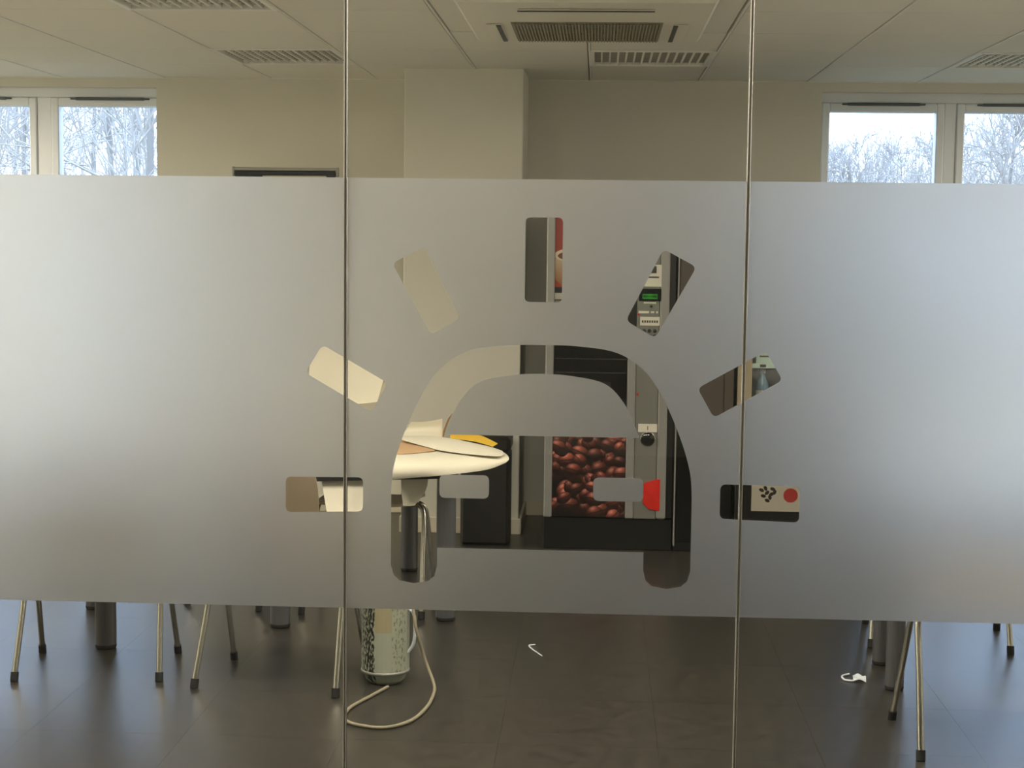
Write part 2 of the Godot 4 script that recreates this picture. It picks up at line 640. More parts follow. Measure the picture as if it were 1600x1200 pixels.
func build_windows() -> void:
	# [opening from, to, list of panes (glass from, to)]
	var sets := [[-4.02, -2.39, [[-3.93, -3.276], [-3.103, -2.50]], "white window left of the flip chart, bare trees outside"], [1.19, 3.74, [[1.278, 1.867], [2.023, 2.61], [2.77, 3.60]], "white window on the right above the vending machines, twiggy trees outside"]]
	for n in 2:
		var s: Array = sets[n]
		var w := struct_root("window_%d" % (n + 1), s[3], "window")
		var z := WALL_Z - 0.12
		var fr := st_new()
		var panes: Array = s[2]
		add_span(fr, Vector3(s[0] - 0.04, 2.352, z - 0.04), Vector3(s[1] + 0.04, 2.44, z + 0.04), 0.004)
		add_span(fr, Vector3(s[0] - 0.04, 0.40, z - 0.04), Vector3(s[1] + 0.04, 0.47, z + 0.04), 0.004)
		add_span(fr, Vector3(s[0] - 0.05, 0.47, z - 0.04), Vector3(panes[0][0] - 0.045, 2.352, z + 0.04), 0.004)
		add_span(fr, Vector3(panes[-1][1] + 0.045, 0.47, z - 0.04), Vector3(s[1] + 0.05, 2.352, z + 0.04), 0.004)
		for k in panes.size() - 1:
			add_span(fr, Vector3(panes[k][1] + 0.045, 0.47, z - 0.04), Vector3(panes[k + 1][0] - 0.045, 2.352, z + 0.04), 0.004)
		part("frame", done(fr), M.pvc, w)
		for p in panes:
			var sa := st_new()
			add_span(sa, Vector3(p[0] - 0.044, 0.472, z - 0.03), Vector3(p[0], 2.350, z + 0.05), 0.006)
			add_span(sa, Vector3(p[1], 0.472, z - 0.03), Vector3(p[1] + 0.044, 2.350, z + 0.05), 0.006)
			add_span(sa, Vector3(p[0], 2.30, z - 0.03), Vector3(p[1], 2.350, z + 0.05), 0.006)
			add_span(sa, Vector3(p[0], 0.472, z - 0.03), Vector3(p[1], 0.53, z + 0.05), 0.006)
			var sash := part("sash", done(sa), M.pvc, w)
			part("pane", span(Vector3(p[0] - 0.01, 0.52, z - 0.004), Vector3(p[1] + 0.01, 2.31, z + 0.004)), M.pane, sash)
			var mid: float = (p[0] + p[1]) / 2.0
			var v := st_new()
			add_box(v, Vector3(mid, 2.343, z + 0.058), Vector3(0.40, 0.016, 0.016), 0.003)
			add_box(v, Vector3(mid - 0.215, 2.343, z + 0.056), Vector3(0.03, 0.010, 0.012), 0.003)
			add_box(v, Vector3(mid + 0.215, 2.343, z + 0.056), Vector3(0.03, 0.010, 0.012), 0.003)
			part("trickle_vent", done(v), M.vent, w)
		part("sill", span(Vector3(s[0] + 0.04, 0.42, WALL_Z - 0.08), Vector3(s[1] - 0.04, 0.445, WALL_Z + 0.04), 0.006), M.pvc, w)


func build_ceiling() -> void:
	var xs := []
	for k in 21:
		xs.append(-6.06 + 0.6 * k)
	xs[0] = -6.0
	xs[20] = 6.0
	var zs := [GLASS_Z - 0.03, -4.985, -5.64, -6.295, -6.95, -7.605, -8.26, WALL_Z]
	var ce := struct_root("ceiling", "suspended ceiling of large cream tiles in a metal grid", "ceiling")
	part("soffit", span(Vector3(-6.2, 2.62, WALL_Z - 0.1), Vector3(6.2, 2.8, GLASS_Z + 0.05)), M.tile, ce)
	# cells taken by lamps (column, row) and by the cassette
	var taken := {Vector2i(7, 5): 1, Vector2i(10, 5): 1, Vector2i(13, 5): 1, Vector2i(7, 2): 1, Vector2i(9, 2): 1, Vector2i(10, 2): 1, Vector2i(9, 3): 1, Vector2i(10, 3): 1, Vector2i(7, 0): 1, Vector2i(9, 0): 1, Vector2i(11, 0): 1, Vector2i(2, 5): 1, Vector2i(1, 2): 1, Vector2i(16, 5): 1, Vector2i(16, 2): 1}
	for i in 20:
		for j in 7:
			if taken.has(Vector2i(i, j)):
				continue
			var w: float = xs[i + 1] - xs[i] - 0.016
			var d: float = zs[j] - zs[j + 1] - 0.004
			part("ceiling_tile", box(Vector3(w, 0.018, d), 0.002), M.tile, ce, Vector3((xs[i] + xs[i + 1]) / 2, CEIL + 0.009, (zs[j] + zs[j + 1]) / 2))
	for i in range(1, 20):
		var st := st_new()
		var z1 := WALL_Z
		if i == 10:   # broken where the cassette hangs
			add_span(st, Vector3(xs[i] - 0.003, CEIL - 0.003, z1), Vector3(xs[i] + 0.006, CEIL + 0.03, -6.95), 0.002)
			add_span(st, Vector3(xs[i] - 0.003, CEIL - 0.003, -5.64), Vector3(xs[i] + 0.006, CEIL + 0.03, GLASS_Z - 0.03), 0.002)
		else:
			add_span(st, Vector3(xs[i] - 0.003, CEIL - 0.003, z1), Vector3(xs[i] + 0.006, CEIL + 0.03, GLASS_Z - 0.03), 0.002)
		part("ceiling_bar", done(st), M.bar, ce)
	part("wall_angle", span(Vector3(-6.0, CEIL - 0.004, WALL_Z), Vector3(6.0, CEIL + 0.002, WALL_Z + 0.02), 0.001), M.bar, ce)
	tag(part("ceiling", span(Vector3(-3.2, CEIL, GLASS_Z + 0.03), Vector3(3.2, CEIL + 0.2, 3.2)), M.tile, self), "plain cream corridor ceiling above the viewer", "ceiling", "", "structure")

	# louvred lamps that are switched off
	for c in [[-1.56, -7.93, "unlit louvred ceiling light left of the left glass joint"], [0.24, -7.93, "unlit louvred ceiling light in front of the air conditioner, right of the pillar"], [2.04, -7.93, "unlit louvred ceiling light at the right edge above the right window"], [-1.56, -5.96, "unlit louvred ceiling light nearest the glass at the upper left"]]:
		louvre_light(c[0], c[1], c[2])

	# air-conditioning cassette
	var t := thing("air_conditioner", "cream ceiling cassette air conditioner with a central grille", "air conditioner", Vector3(-0.06, CEIL, -6.295))
	part("casing", box(Vector3(1.18, 0.02, 1.29), 0.003), M.tile, t, Vector3(0, 0.012, 0))
	var ca := st_new()
	add_box(ca, Vector3(0, -0.02, -0.045), Vector3(0.95, 0.045, 1.17), 0.016)
	part("fascia", done(ca), M.ac, t)
	var gr := st_new()
	for k in 46:
		add_box(gr, Vector3(-0.2855 + 0.0127 * k, -0.046, -0.29), Vector3(0.006, 0.008, 0.57))
	for k in 12:
		add_box(gr, Vector3(0, -0.045, -0.545 + 0.046 * k), Vector3(0.58, 0.007, 0.008))
	add_box(gr, Vector3(0, -0.0435, -0.29), Vector3(0.59, 0.003, 0.585))
	part("grille", done(gr), M.grille, t)
	for f in [[-0.365, -0.29, 0.06, 0.50], [0.365, -0.29, 0.06, 0.50], [0.0, 0.34, 0.50, 0.06]]:
		var fl := part("air_flap", box(Vector3(f[2], 0.006, f[3]), 0.002), M.ac, t, Vector3(f[0], -0.047, f[1]))
		part("slot", box(Vector3(f[2] * (0.3 if f[2] < 0.1 else 1.0), 0.004, f[3] * (0.3 if f[3] < 0.1 else 1.0))), M.ink, fl, Vector3(0.02 * signf(-f[0]) if f[2] < 0.1 else 0.0, -0.0035, 0.0 if f[2] < 0.1 else 0.02))


func louvre_light(x: float, z: float, label: String) -> void:
	var t := thing("ceiling_light", label, "ceiling light", Vector3(x, CEIL, z))
	var fr := st_new()
	for s in [-1.0, 1.0]:
		add_box(fr, Vector3(s * 0.287, 0.008, 0), Vector3(0.024, 0.026, 0.65), 0.002)
		add_box(fr, Vector3(0, 0.008, s * 0.312), Vector3(0.55, 0.026, 0.026), 0.002)
		add_box(fr, Vector3(s * 0.292, 0.05, 0), Vector3(0.012, 0.10, 0.63))
		add_box(fr, Vector3(0, 0.05, s * 0.318), Vector3(0.58, 0.10, 0.012))
	add_box(fr, Vector3(0, 0.105, 0), Vector3(0.596, 0.012, 0.65))
	part("frame", done(fr), M.bar, t)
	for k in 4:
		part("lamp_tube", tube([Vector3(-0.20 + 0.134 * k, 0.066, -0.29), Vector3(-0.20 + 0.134 * k, 0.066, 0.29)], 0.012, 10), M.tube, t)
	for k in 13:
		part("louvre", box(Vector3(0.009, 0.040, 0.60), 0.003), M.bar, t, Vector3(-0.240 + 0.040 * k, 0.022, 0))
	for k in 10:
		part("louvre_blade", box(Vector3(0.548, 0.030, 0.004), 0.001), M.louvre, t, Vector3(0, 0.026, -0.27 + 0.06 * k))


func spline2(pts: Array) -> Array:
	var p3 := []
	for p in pts:
		p3.append(Vector3(p.x, p.y, 0))
	var out := []
	for p in smooth_path(p3, 6):
		out.append(Vector2(p.x, p.y))
	return out


func build_glass() -> void:
	var C := -0.146   # middle of the emblem
	# outer outline of the emblem's arch, right half from the crown down, then mirrored
	var right := spline2([Vector2(0.0, 1.299), Vector2(0.09, 1.297), Vector2(0.201, 1.280), Vector2(0.279, 1.228), Vector2(0.332, 1.147), Vector2(0.377, 1.044), Vector2(0.402, 0.958), Vector2(0.408, 0.888)])
	right.append_array([Vector2(0.408, 0.69), Vector2(0.400, 0.662), Vector2(0.383, 0.647), Vector2(0.345, 0.640), Vector2(0.305, 0.647), Vector2(0.288, 0.662), Vector2(0.281, 0.69), Vector2(0.281, 0.740)])
	var arch := PackedVector2Array()
	for p in right:
		arch.append(Vector2(C + p.x, p.y))
	for k in range(right.size() - 1, 0, -1):
		arch.append(Vector2(C - right[k].x, right[k].y))
	var inner := spline2([Vector2(0.0, 1.221), Vector2(0.074, 1.217), Vector2(0.168, 1.197), Vector2(0.221, 1.145), Vector2(0.250, 1.085), Vector2(0.264, 1.052)])
	var dome := PackedVector2Array()
	for p in inner:
		dome.append(Vector2(C + p.x, p.y))
	for k in range(inner.size() - 1, 0, -1):
		dome.append(Vector2(C - inner[k].x, inner[k].y))
	var cuts := [arch]
	var rays := [[Vector2(0.173, 1.560), Vector2(0.261, 1.513), Vector2(0.155, 1.322), Vector2(0.076, 1.368)], [Vector2(0.271, 1.189), Vector2(0.450, 1.291), Vector2(0.497, 1.214), Vector2(0.316, 1.110)], [Vector2(0.338, 0.930), Vector2(0.551, 0.928), Vector2(0.551, 0.830), Vector2(0.338, 0.836)]]
	for r in rays:
		cuts.append(rounded(r, 0.016))
		var m := []
		for p in r:
			m.append(Vector2(2 * C - p.x - 0.001, p.y - 0.004 * 0.0))
		m.reverse()
		cuts.append(rounded(m, 0.016))
	cuts.append(rounded([Vector2(-0.196, 1.640), Vector2(-0.096, 1.640), Vector2(-0.096, 1.414), Vector2(-0.196, 1.414)], 0.014))
	var islands := [dome, rounded([Vector2(-0.422, 0.942), Vector2(-0.287, 0.942), Vector2(-0.287, 0.878), Vector2(-0.422, 0.878)], 0.016), rounded([Vector2(-0.004, 0.942), Vector2(0.131, 0.942), Vector2(0.131, 0.878), Vector2(-0.004, 0.878)], 0.016)]

	var edges := [-2.828, -1.754, -0.680, 0.394, 1.468, 2.542]
	var names := ["glass panel out of the frame at the far left of the screen", "frosted glass panel left of the left joint, ends of two emblem rays cut out", "middle frosted glass panel with the clear arch and rays of an emblem", "frosted glass panel right of the right joint, ends of two emblem rays cut out", "glass panel out of the frame at the far right of the screen"]
	for k in 5:
		var t := thing("glass_panel", names[k], "glass panel", Vector3((edges[k] + edges[k + 1]) / 2, 0, GLASS_Z))
		var w: float = edges[k + 1] - edges[k] - 0.008
		part("pane", box(Vector3(w, CEIL - 0.06, 0.012), 0.0), M.glass, t, Vector3(0, 0.03 + (CEIL - 0.06) / 2, 0))
		var film := CSGCombiner3D.new()
		film.name = "frosted_film"
		film.position = Vector3(0, 0, 0.0066)
		t.add_child(film)
		var sheet_ := CSGBox3D.new()
		sheet_.name = "film_sheet"
		sheet_.size = Vector3(w, 1.174, 0.001)
		sheet_.position = Vector3(0, 0.567 + 1.174 / 2, 0.0005)
		sheet_.material = M.film
		film.add_child(sheet_)
		if k >= 1 and k <= 3:
			for c in cuts:
				film.add_child(plate(c, t.position.x, 0.01, CSGShape3D.OPERATION_SUBTRACTION))
			if k == 2:
				for c in islands:
					film.add_child(plate(c, t.position.x, 0.001, CSGShape3D.OPERATION_UNION))
	for k in 4:
		var where: String = ["hidden joint strip out of the frame on the left", "clear glossy joint strip between the left and middle glass panels", "clear glossy joint strip between the middle and right glass panels", "hidden joint strip out of the frame on the right"][k]
		var j := thing("joint_strip", where, "joint strip", Vector3(edges[k + 1], 0, GLASS_Z))
		part("bead", tube([Vector3(-0.001, 0.03, 0.0045), Vector3(-0.001, CEIL - 0.03, 0.0045)], 0.0048, 14), M.joint, j)
		if k < 2:
			part("glass_edge", box(Vector3(0.002, CEIL - 0.06, 0.010)), M.joint_dark, j, Vector3(0.0032, CEIL / 2, -0.0002))
	var rail := st_new()
	add_span(rail, Vector3(-2.83, 0.0, GLASS_Z - 0.02), Vector3(2.545, 0.03, GLASS_Z + 0.02), 0.003)
	tag(part("trim_1", done(rail), M.grey, self), "aluminium floor channel under the glass screen", "channel", "", "structure")
	tag(part("trim_2", span(Vector3(-2.83, CEIL - 0.03, GLASS_Z - 0.02), Vector3(2.545, CEIL, GLASS_Z + 0.02), 0.003), M.grey, self), "aluminium head channel above the glass screen", "channel", "", "structure")


func plate(poly: PackedVector2Array, shift: float, depth: float, op: int) -> CSGPolygon3D:
	var c := CSGPolygon3D.new()
	c.name = "film_cut" if op == CSGShape3D.OPERATION_SUBTRACTION else "film_island"
	var p := PackedVector2Array()
	for v in poly:
		p.append(Vector2(v.x - shift, v.y))
	c.polygon = p
	c.mode = CSGPolygon3D.MODE_DEPTH
	c.depth = depth
	c.position = Vector3(0, 0, depth / 2 + 0.0005 if depth > 0.005 else depth)
	c.operation = op
	c.material = M.film
	return c


# ---------------------------------------------------------------- furniture
func table(label: String, at: Vector3, turn: float, w: float, d: float, legs: Array, r := 0.04, h := 0.72) -> void:
	var t := thing("table", label, "table", at, turn)
	part("tabletop", box(Vector3(w, 0.025, d), 0.004), M.laminate, t, Vector3(0, h - 0.0125, 0))
	var ap := st_new()
	for s in [-1.0, 1.0]:
		add_box(ap, Vector3(0, h - 0.058, s * (d / 2 - 0.03)), Vector3(w - 0.04, 0.065, 0.02), 0.003)
		add_box(ap, Vector3(s * (w / 2 - 0.03), h - 0.058, 0), Vector3(0.02, 0.065, d - 0.08), 0.003)
	part("apron", done(ap), M.edge, t)
	for l in legs:
		var g := part("leg", lathe([[0.0, 0.015], [r, 0.015], [r, h - 0.025], [0.0, h - 0.025]], 24, false), M.leg, t, Vector3(l[0], 0, l[1]))
		part("foot", lathe([[0.0, 0.0], [r * 0.9, 0.0], [r * 1.0, 0.006], [r * 1.0, 0.016], [0.0, 0.016]], 24, false), M.rubber, g)


# side frames are inverted Vs of chrome tube; the seat faces -z
func chair(called: String, label: String, category: String, at: Vector3, turn: float, hw := 0.255, hd := 0.195, back := true) -> Node3D:
	var t := thing(called, label, category, at, turn, "")
	var st := st_new()
	for s in [-1.0, 1.0]:
		for f in [-1.0, 1.0]:
			var foot := Vector3(s * hw, 0.012, f * hd)
			var top := Vector3(s * (hw - 0.02), 0.445, f * 0.022)
			var bend := foot.lerp(top, 0.93)
			var g := part("leg", tube(smooth_path([foot, foot.lerp(top, 0.5), bend, top + Vector3(-s * 0.03, 0.008, 0)], 4), 0.0105, 10), M.chrome, t)
			part("foot_cap", tube([Vector3(s * hw, 0.0, f * hd), foot.lerp(top, 0.045)], 0.0145, 10), M.rubber, g)
	add_box(st, Vector3(0, 0.448, 0), Vector3(hw * 2 - 0.06, 0.014, 0.03), 0.004)
	part("seat_bar", done(st), M.chrome, t)
	# moulded seat
	var rails := []
	for k in 5:
		var z: float = 0.20 - 0.1 * k
		var y: float = 0.462 + (0.012 if k == 0 else 0.0) - (0.012 if k == 4 else 0.0)
		rails.append([Vector3(-0.205, y + 0.008, z), Vector3(-0.1, y, z), Vector3(0.1, y, z), Vector3(0.205, y + 0.008, z)])
	part("seat", sheet(rails, 0.014, 10, 10), M.shell, t)
	if back:
		rails = []
		for k in 4:
			var y: float = 0.56 + 0.09 * k
			var z: float = 0.22 + 0.02 * k
			var e: float = 0.208 - (0.015 if k == 3 else 0.0)
			rails.append([Vector3(-e, y, z - 0.02), Vector3(-0.1, y, z), Vector3(0.1, y, z), Vector3(e, y, z - 0.02)])
		part("backrest", sheet(rails, 0.012, 10, 10), M.shell, t)
		for s in [-1.0, 1.0]:
			part("back_post", tube(smooth_path([Vector3(s * 0.15, 0.45, 0.1), Vector3(s * 0.15, 0.452, 0.2), Vector3(s * 0.15, 0.50, 0.225), Vector3(s * 0.15, 0.60, 0.2405)], 4), 0.009, 8), M.chrome, t)
	return t


func build_tables() -> void:
	# table under the papers: near legs (-1.222,-6.32) and (-0.567,-6.50), turned about 15 degrees
	table("pale table heaped with large paper sheets", Vector3(-1.07, 0, -6.89), deg_to_rad(15.4), 0.80, 1.14, [[-0.34, 0.50], [0.34, 0.50], [-0.34, -0.50], [0.34, -0.50]], 0.04, 0.69)
	table("pale table at the left edge beside the chair pair", Vector3(-2.30, 0, -6.12), deg_to_rad(21.0), 0.80, 0.80, [[-0.34, 0.335], [0.34, 0.335], [-0.34, -0.335], [0.34, -0.335]])
	table("pale table on the right between the near stool and the far stool", Vector3(1.70, 0, -5.77), deg_to_rad(-2.0), 1.40, 0.72, [[-0.62, 0.16], [0.62, 0.16], [-0.62, -0.18], [0.62, -0.18]], 0.033)
	chair("chair", "chrome-legged chair furthest left, beside the left table leg", "chair", Vector3(-1.805, 0, -5.66), deg_to_rad(5.0))
	chair("chair", "chrome-legged chair just left of the left glass joint and the speckled drum", "chair", Vector3(-1.108, 0, -5.575), deg_to_rad(-8.0), 0.258)
	chair("stool", "chrome-legged stool nearest the glass at the lower right", "stool", Vector3(1.262, 0, -5.065), deg_to_rad(1.6), 0.255, 0.212, false)
	chair("stool", "chrome-legged stool behind the right table", "stool", Vector3(1.375, 0, -6.385), deg_to_rad(174.0), 0.264, 0.195, false)
	chair("stool", "chrome-legged stool behind the table at the left edge, mostly hidden", "stool", Vector3(-1.523, 0, -6.805), deg_to_rad(-15.0), 0.17, 0.195, false)
	chair("stool", "chrome-legged stool pushed under the paper-covered table", "stool", Vector3(-0.955, 0, -6.705), deg_to_rad(-3.0), 0.255, 0.19, false)


func paper(called: String, label: String, rails: Array, m: Material) -> void:
	var mid := Vector3.ZERO
	var n := 0
	for r in rails:
		for p in r:
			mid += p
			n += 1
	mid /= n
	var moved := []
	for r in rails:
		var row := []
		for p in r:
			row.append(p - mid)
		moved.append(row)
	tag(part(called, sheet(moved), m, self, mid), label, "paper", "")


func build_papers() -> void:
	paper("paper_sheet", "large white paper sheet overhanging the front edge of the table, rounded tip right", [
		[Vector3(-0.841, 0.622, -6.220), Vector3(-0.710, 0.630, -6.270), Vector3(-0.588, 0.634, -6.330), Vector3(-0.439, 0.647, -6.400), Vector3(-0.364, 0.671, -6.440)],
		[Vector3(-0.839, 0.668, -6.200), Vector3(-0.708, 0.669, -6.250), Vector3(-0.588, 0.665, -6.330), Vector3(-0.439, 0.670, -6.400), Vector3(-0.351, 0.683, -6.450)],
		[Vector3(-0.850, 0.700, -6.280), Vector3(-0.718, 0.700, -6.340), Vector3(-0.596, 0.697, -6.410), Vector3(-0.444, 0.699, -6.470), Vector3(-0.357, 0.690, -6.500)],
		[Vector3(-0.895, 0.697, -6.650), Vector3(-0.757, 0.695, -6.680), Vector3(-0.625, 0.695, -6.720), Vector3(-0.475, 0.693, -6.720), Vector3(-0.380, 0.688, -6.620)]], M.paper)
	paper("paper_sheet", "white paper sheet folded over in an arc on top of the hanging sheet", [
		[Vector3(-0.829, 0.713, -6.780), Vector3(-0.726, 0.708, -6.640), Vector3(-0.631, 0.708, -6.500), Vector3(-0.506, 0.706, -6.420), Vector3(-0.409, 0.700, -6.420)],
		[Vector3(-0.837, 0.719, -6.840), Vector3(-0.735, 0.722, -6.720), Vector3(-0.626, 0.723, -6.580), Vector3(-0.483, 0.712, -6.460), Vector3(-0.385, 0.698, -6.440)],
		[Vector3(-0.840, 0.713, -6.910), Vector3(-0.736, 0.724, -6.850), Vector3(-0.612, 0.729, -6.720), Vector3(-0.473, 0.719, -6.580), Vector3(-0.373, 0.699, -6.500)],
		[Vector3(-0.834, 0.703, -6.960), Vector3(-0.710, 0.703, -6.945), Vector3(-0.600, 0.704, -6.870), Vector3(-0.462, 0.702, -6.720), Vector3(-0.390, 0.696, -6.620)]], M.paper)
	paper("kraft_sheet", "brown kraft sheet lying under the folded white sheet", [
		[Vector3(-0.854, 0.7045, -6.385), Vector3(-0.754, 0.7045, -6.420), Vector3(-0.661, 0.7035, -6.520)],
		[Vector3(-0.869, 0.703, -6.600), Vector3(-0.780, 0.703, -6.640), Vector3(-0.679, 0.702, -6.697)],
		[Vector3(-0.892, 0.697, -6.880), Vector3(-0.810, 0.6965, -6.900), Vector3(-0.668, 0.6965, -6.880)]], M.kraft)
	paper("yellow_sheet", "yellow sheet showing behind the folded white sheet", [
		[Vector3(-0.637, 0.702, -6.950), Vector3(-0.521, 0.704, -6.840), Vector3(-0.435, 0.699, -6.720)],
		[Vector3(-0.645, 0.708, -7.030), Vector3(-0.522, 0.711, -7.020), Vector3(-0.420, 0.698, -6.830)]], M.yellow)
	paper("paper_sheet", "white paper flap standing up behind the folded sheet", [
		[Vector3(-0.854, 0.692, -6.980), Vector3(-0.765, 0.692, -7.000), Vector3(-0.679, 0.692, -7.020)],
		[Vector3(-0.843, 0.725, -7.030), Vector3(-0.765, 0.727, -7.050), Vector3(-0.683, 0.730, -7.060)],
		[Vector3(-0.819, 0.764, -7.020), Vector3(-0.756, 0.763, -7.040), Vector3(-0.683, 0.777, -7.050)]], M.paper)
	paper("kraft_strip", "narrow dark kraft strip on edge, right of the standing white flap", [
		[Vector3(-0.676, 0.692, -7.000), Vector3(-0.684, 0.692, -7.200)],
		[Vector3(-0.672, 0.732, -7.000), Vector3(-0.679, 0.720, -7.200)],
		[Vector3(-0.656, 0.780, -7.030), Vector3(-0.652, 0.784, -7.200)]], M.kraft)
	paper("paper_sheet", "upright white sheet with a curled lower edge, seen through the left ray of the emblem", [
		[Vector3(-1.310, 0.848, -7.200), Vector3(-1.201, 0.836, -7.210), Vector3(-1.090, 0.822, -7.190), Vector3(-0.985, 0.838, -7.130)],
		[Vector3(-1.319, 0.928, -7.260), Vector3(-1.215, 0.928, -7.270), Vector3(-1.095, 0.930, -7.280), Vector3(-0.970, 0.942, -7.240)],
		[Vector3(-1.317, 1.025, -7.300), Vector3(-1.222, 1.036, -7.310), Vector3(-1.103, 1.055, -7.310), Vector3(-0.960, 1.077, -7.290)],
		[Vector3(-1.286, 1.124, -7.300), Vector3(-1.192, 1.129, -7.310), Vector3(-1.073, 1.142, -7.310), Vector3(-0.942, 1.158, -7.290)]], M.paper)
	paper("paper_sheet", "large white sheet propped at the back of the table behind the upright sheet", [
		[Vector3(-1.250, 0.694, -7.150), Vector3(-1.085, 0.694, -7.250), Vector3(-0.897, 0.694, -7.300)],
		[Vector3(-1.290, 0.750, -7.300), Vector3(-1.130, 0.740, -7.360), Vector3(-0.902, 0.740, -7.380)],
		[Vector3(-1.330, 0.900, -7.350), Vector3(-1.140, 0.894, -7.400), Vector3(-0.893, 0.900, -7.420)]], M.paper)
	paper("paper_sheet", "white sheet hanging beneath the front edge of the table beside the left joint", [
		[Vector3(-1.069, 0.447, -6.310), Vector3(-0.999, 0.437, -6.330), Vector3(-0.904, 0.443, -6.355)],
		[Vector3(-1.088, 0.526, -6.335), Vector3(-1.003, 0.520, -6.360), Vector3(-0.912, 0.523, -6.385)],
		[Vector3(-1.109, 0.640, -6.350), Vector3(-1.003, 0.640, -6.379), Vector3(-0.918, 0.640, -6.402)]], M.paper)
	paper("paper_sheet", "small white sheet hanging beneath the table above the stool", [
		[Vector3(-0.779, 0.490, -6.420), Vector3(-0.754, 0.487, -6.430), Vector3(-0.734, 0.488, -6.440)],
		[Vector3(-0.789, 0.550, -6.440), Vector3(-0.735, 0.550, -6.455), Vector3(-0.690, 0.552, -6.468)],
		[Vector3(-0.791, 0.640, -6.440), Vector3(-0.730, 0.640, -6.457), Vector3(-0.680, 0.640, -6.471)]], M.paper)
	# flip chart whose head shows above the film
	var t := thing("flip_chart", "flip chart easel with a dark clamp bar, its head showing above the frosted film", "flip chart", Vector3(-1.715, 0, -8.72))
	var hd := st_new()
	add_box(hd, Vector3(0, 1.938, -0.01), Vector3(0.585, 0.018, 0.03), 0.004)
	for s in [-1.0, 1.0]:
		add_box(hd, Vector3(s * 0.286, 1.925, -0.01), Vector3(0.014, 0.05, 0.032), 0.003)
	part("head_rail", done(hd), M.grey, t)
	part("clamp_bar", box(Vector3(0.556, 0.024, 0.02), 0.004), M.navy, t, Vector3(0, 1.917, 0.002))
	part("clamp_catch", box(Vector3(0.15, 0.012, 0.022), 0.003), M.navy, t, Vector3(-0.20, 1.903, 0.002))
	part("clamp_catch", box(Vector3(0.05, 0.012, 0.022), 0.003), M.navy, t, Vector3(0.253, 1.903, 0.002))
	part("board", box(Vector3(0.58, 0.96, 0.012), 0.003), M.white, t, Vector3(0, 1.43, -0.022))
	part("paper_pad", box(Vector3(0.555, 0.84, 0.012), 0.001), M.paper, t, Vector3(0, 1.484, -0.009))
	part("pen_tray", box(Vector3(0.58, 0.02, 0.07), 0.004), M.grey, t, Vector3(0, 0.955, 0.005))
	for s in [-1.0, 1.0]:
		part("leg", tube([Vector3(s * 0.22, 0.96, -0.03), Vector3(s * 0.32, 0.0, 0.10)], 0.012, 10), M.grey, t)
	part("leg", tube([Vector3(0, 1.4, -0.04), Vector3(0, 0.0, -0.29)], 0.012, 10), M.grey, t)


func add_front(t: Node3D, called: String, x0: float, x1: float, y0: float, y1: float, z0: float, z1: float, m: Material, bevel := 0.003) -> MeshInstance3D:
	return part(called, box(Vector3(x1 - x0, y1 - y0, z1 - z0), bevel), m, t, Vector3((x0 + x1) / 2, (y0 + y1) / 2, (z0 + z1) / 2))


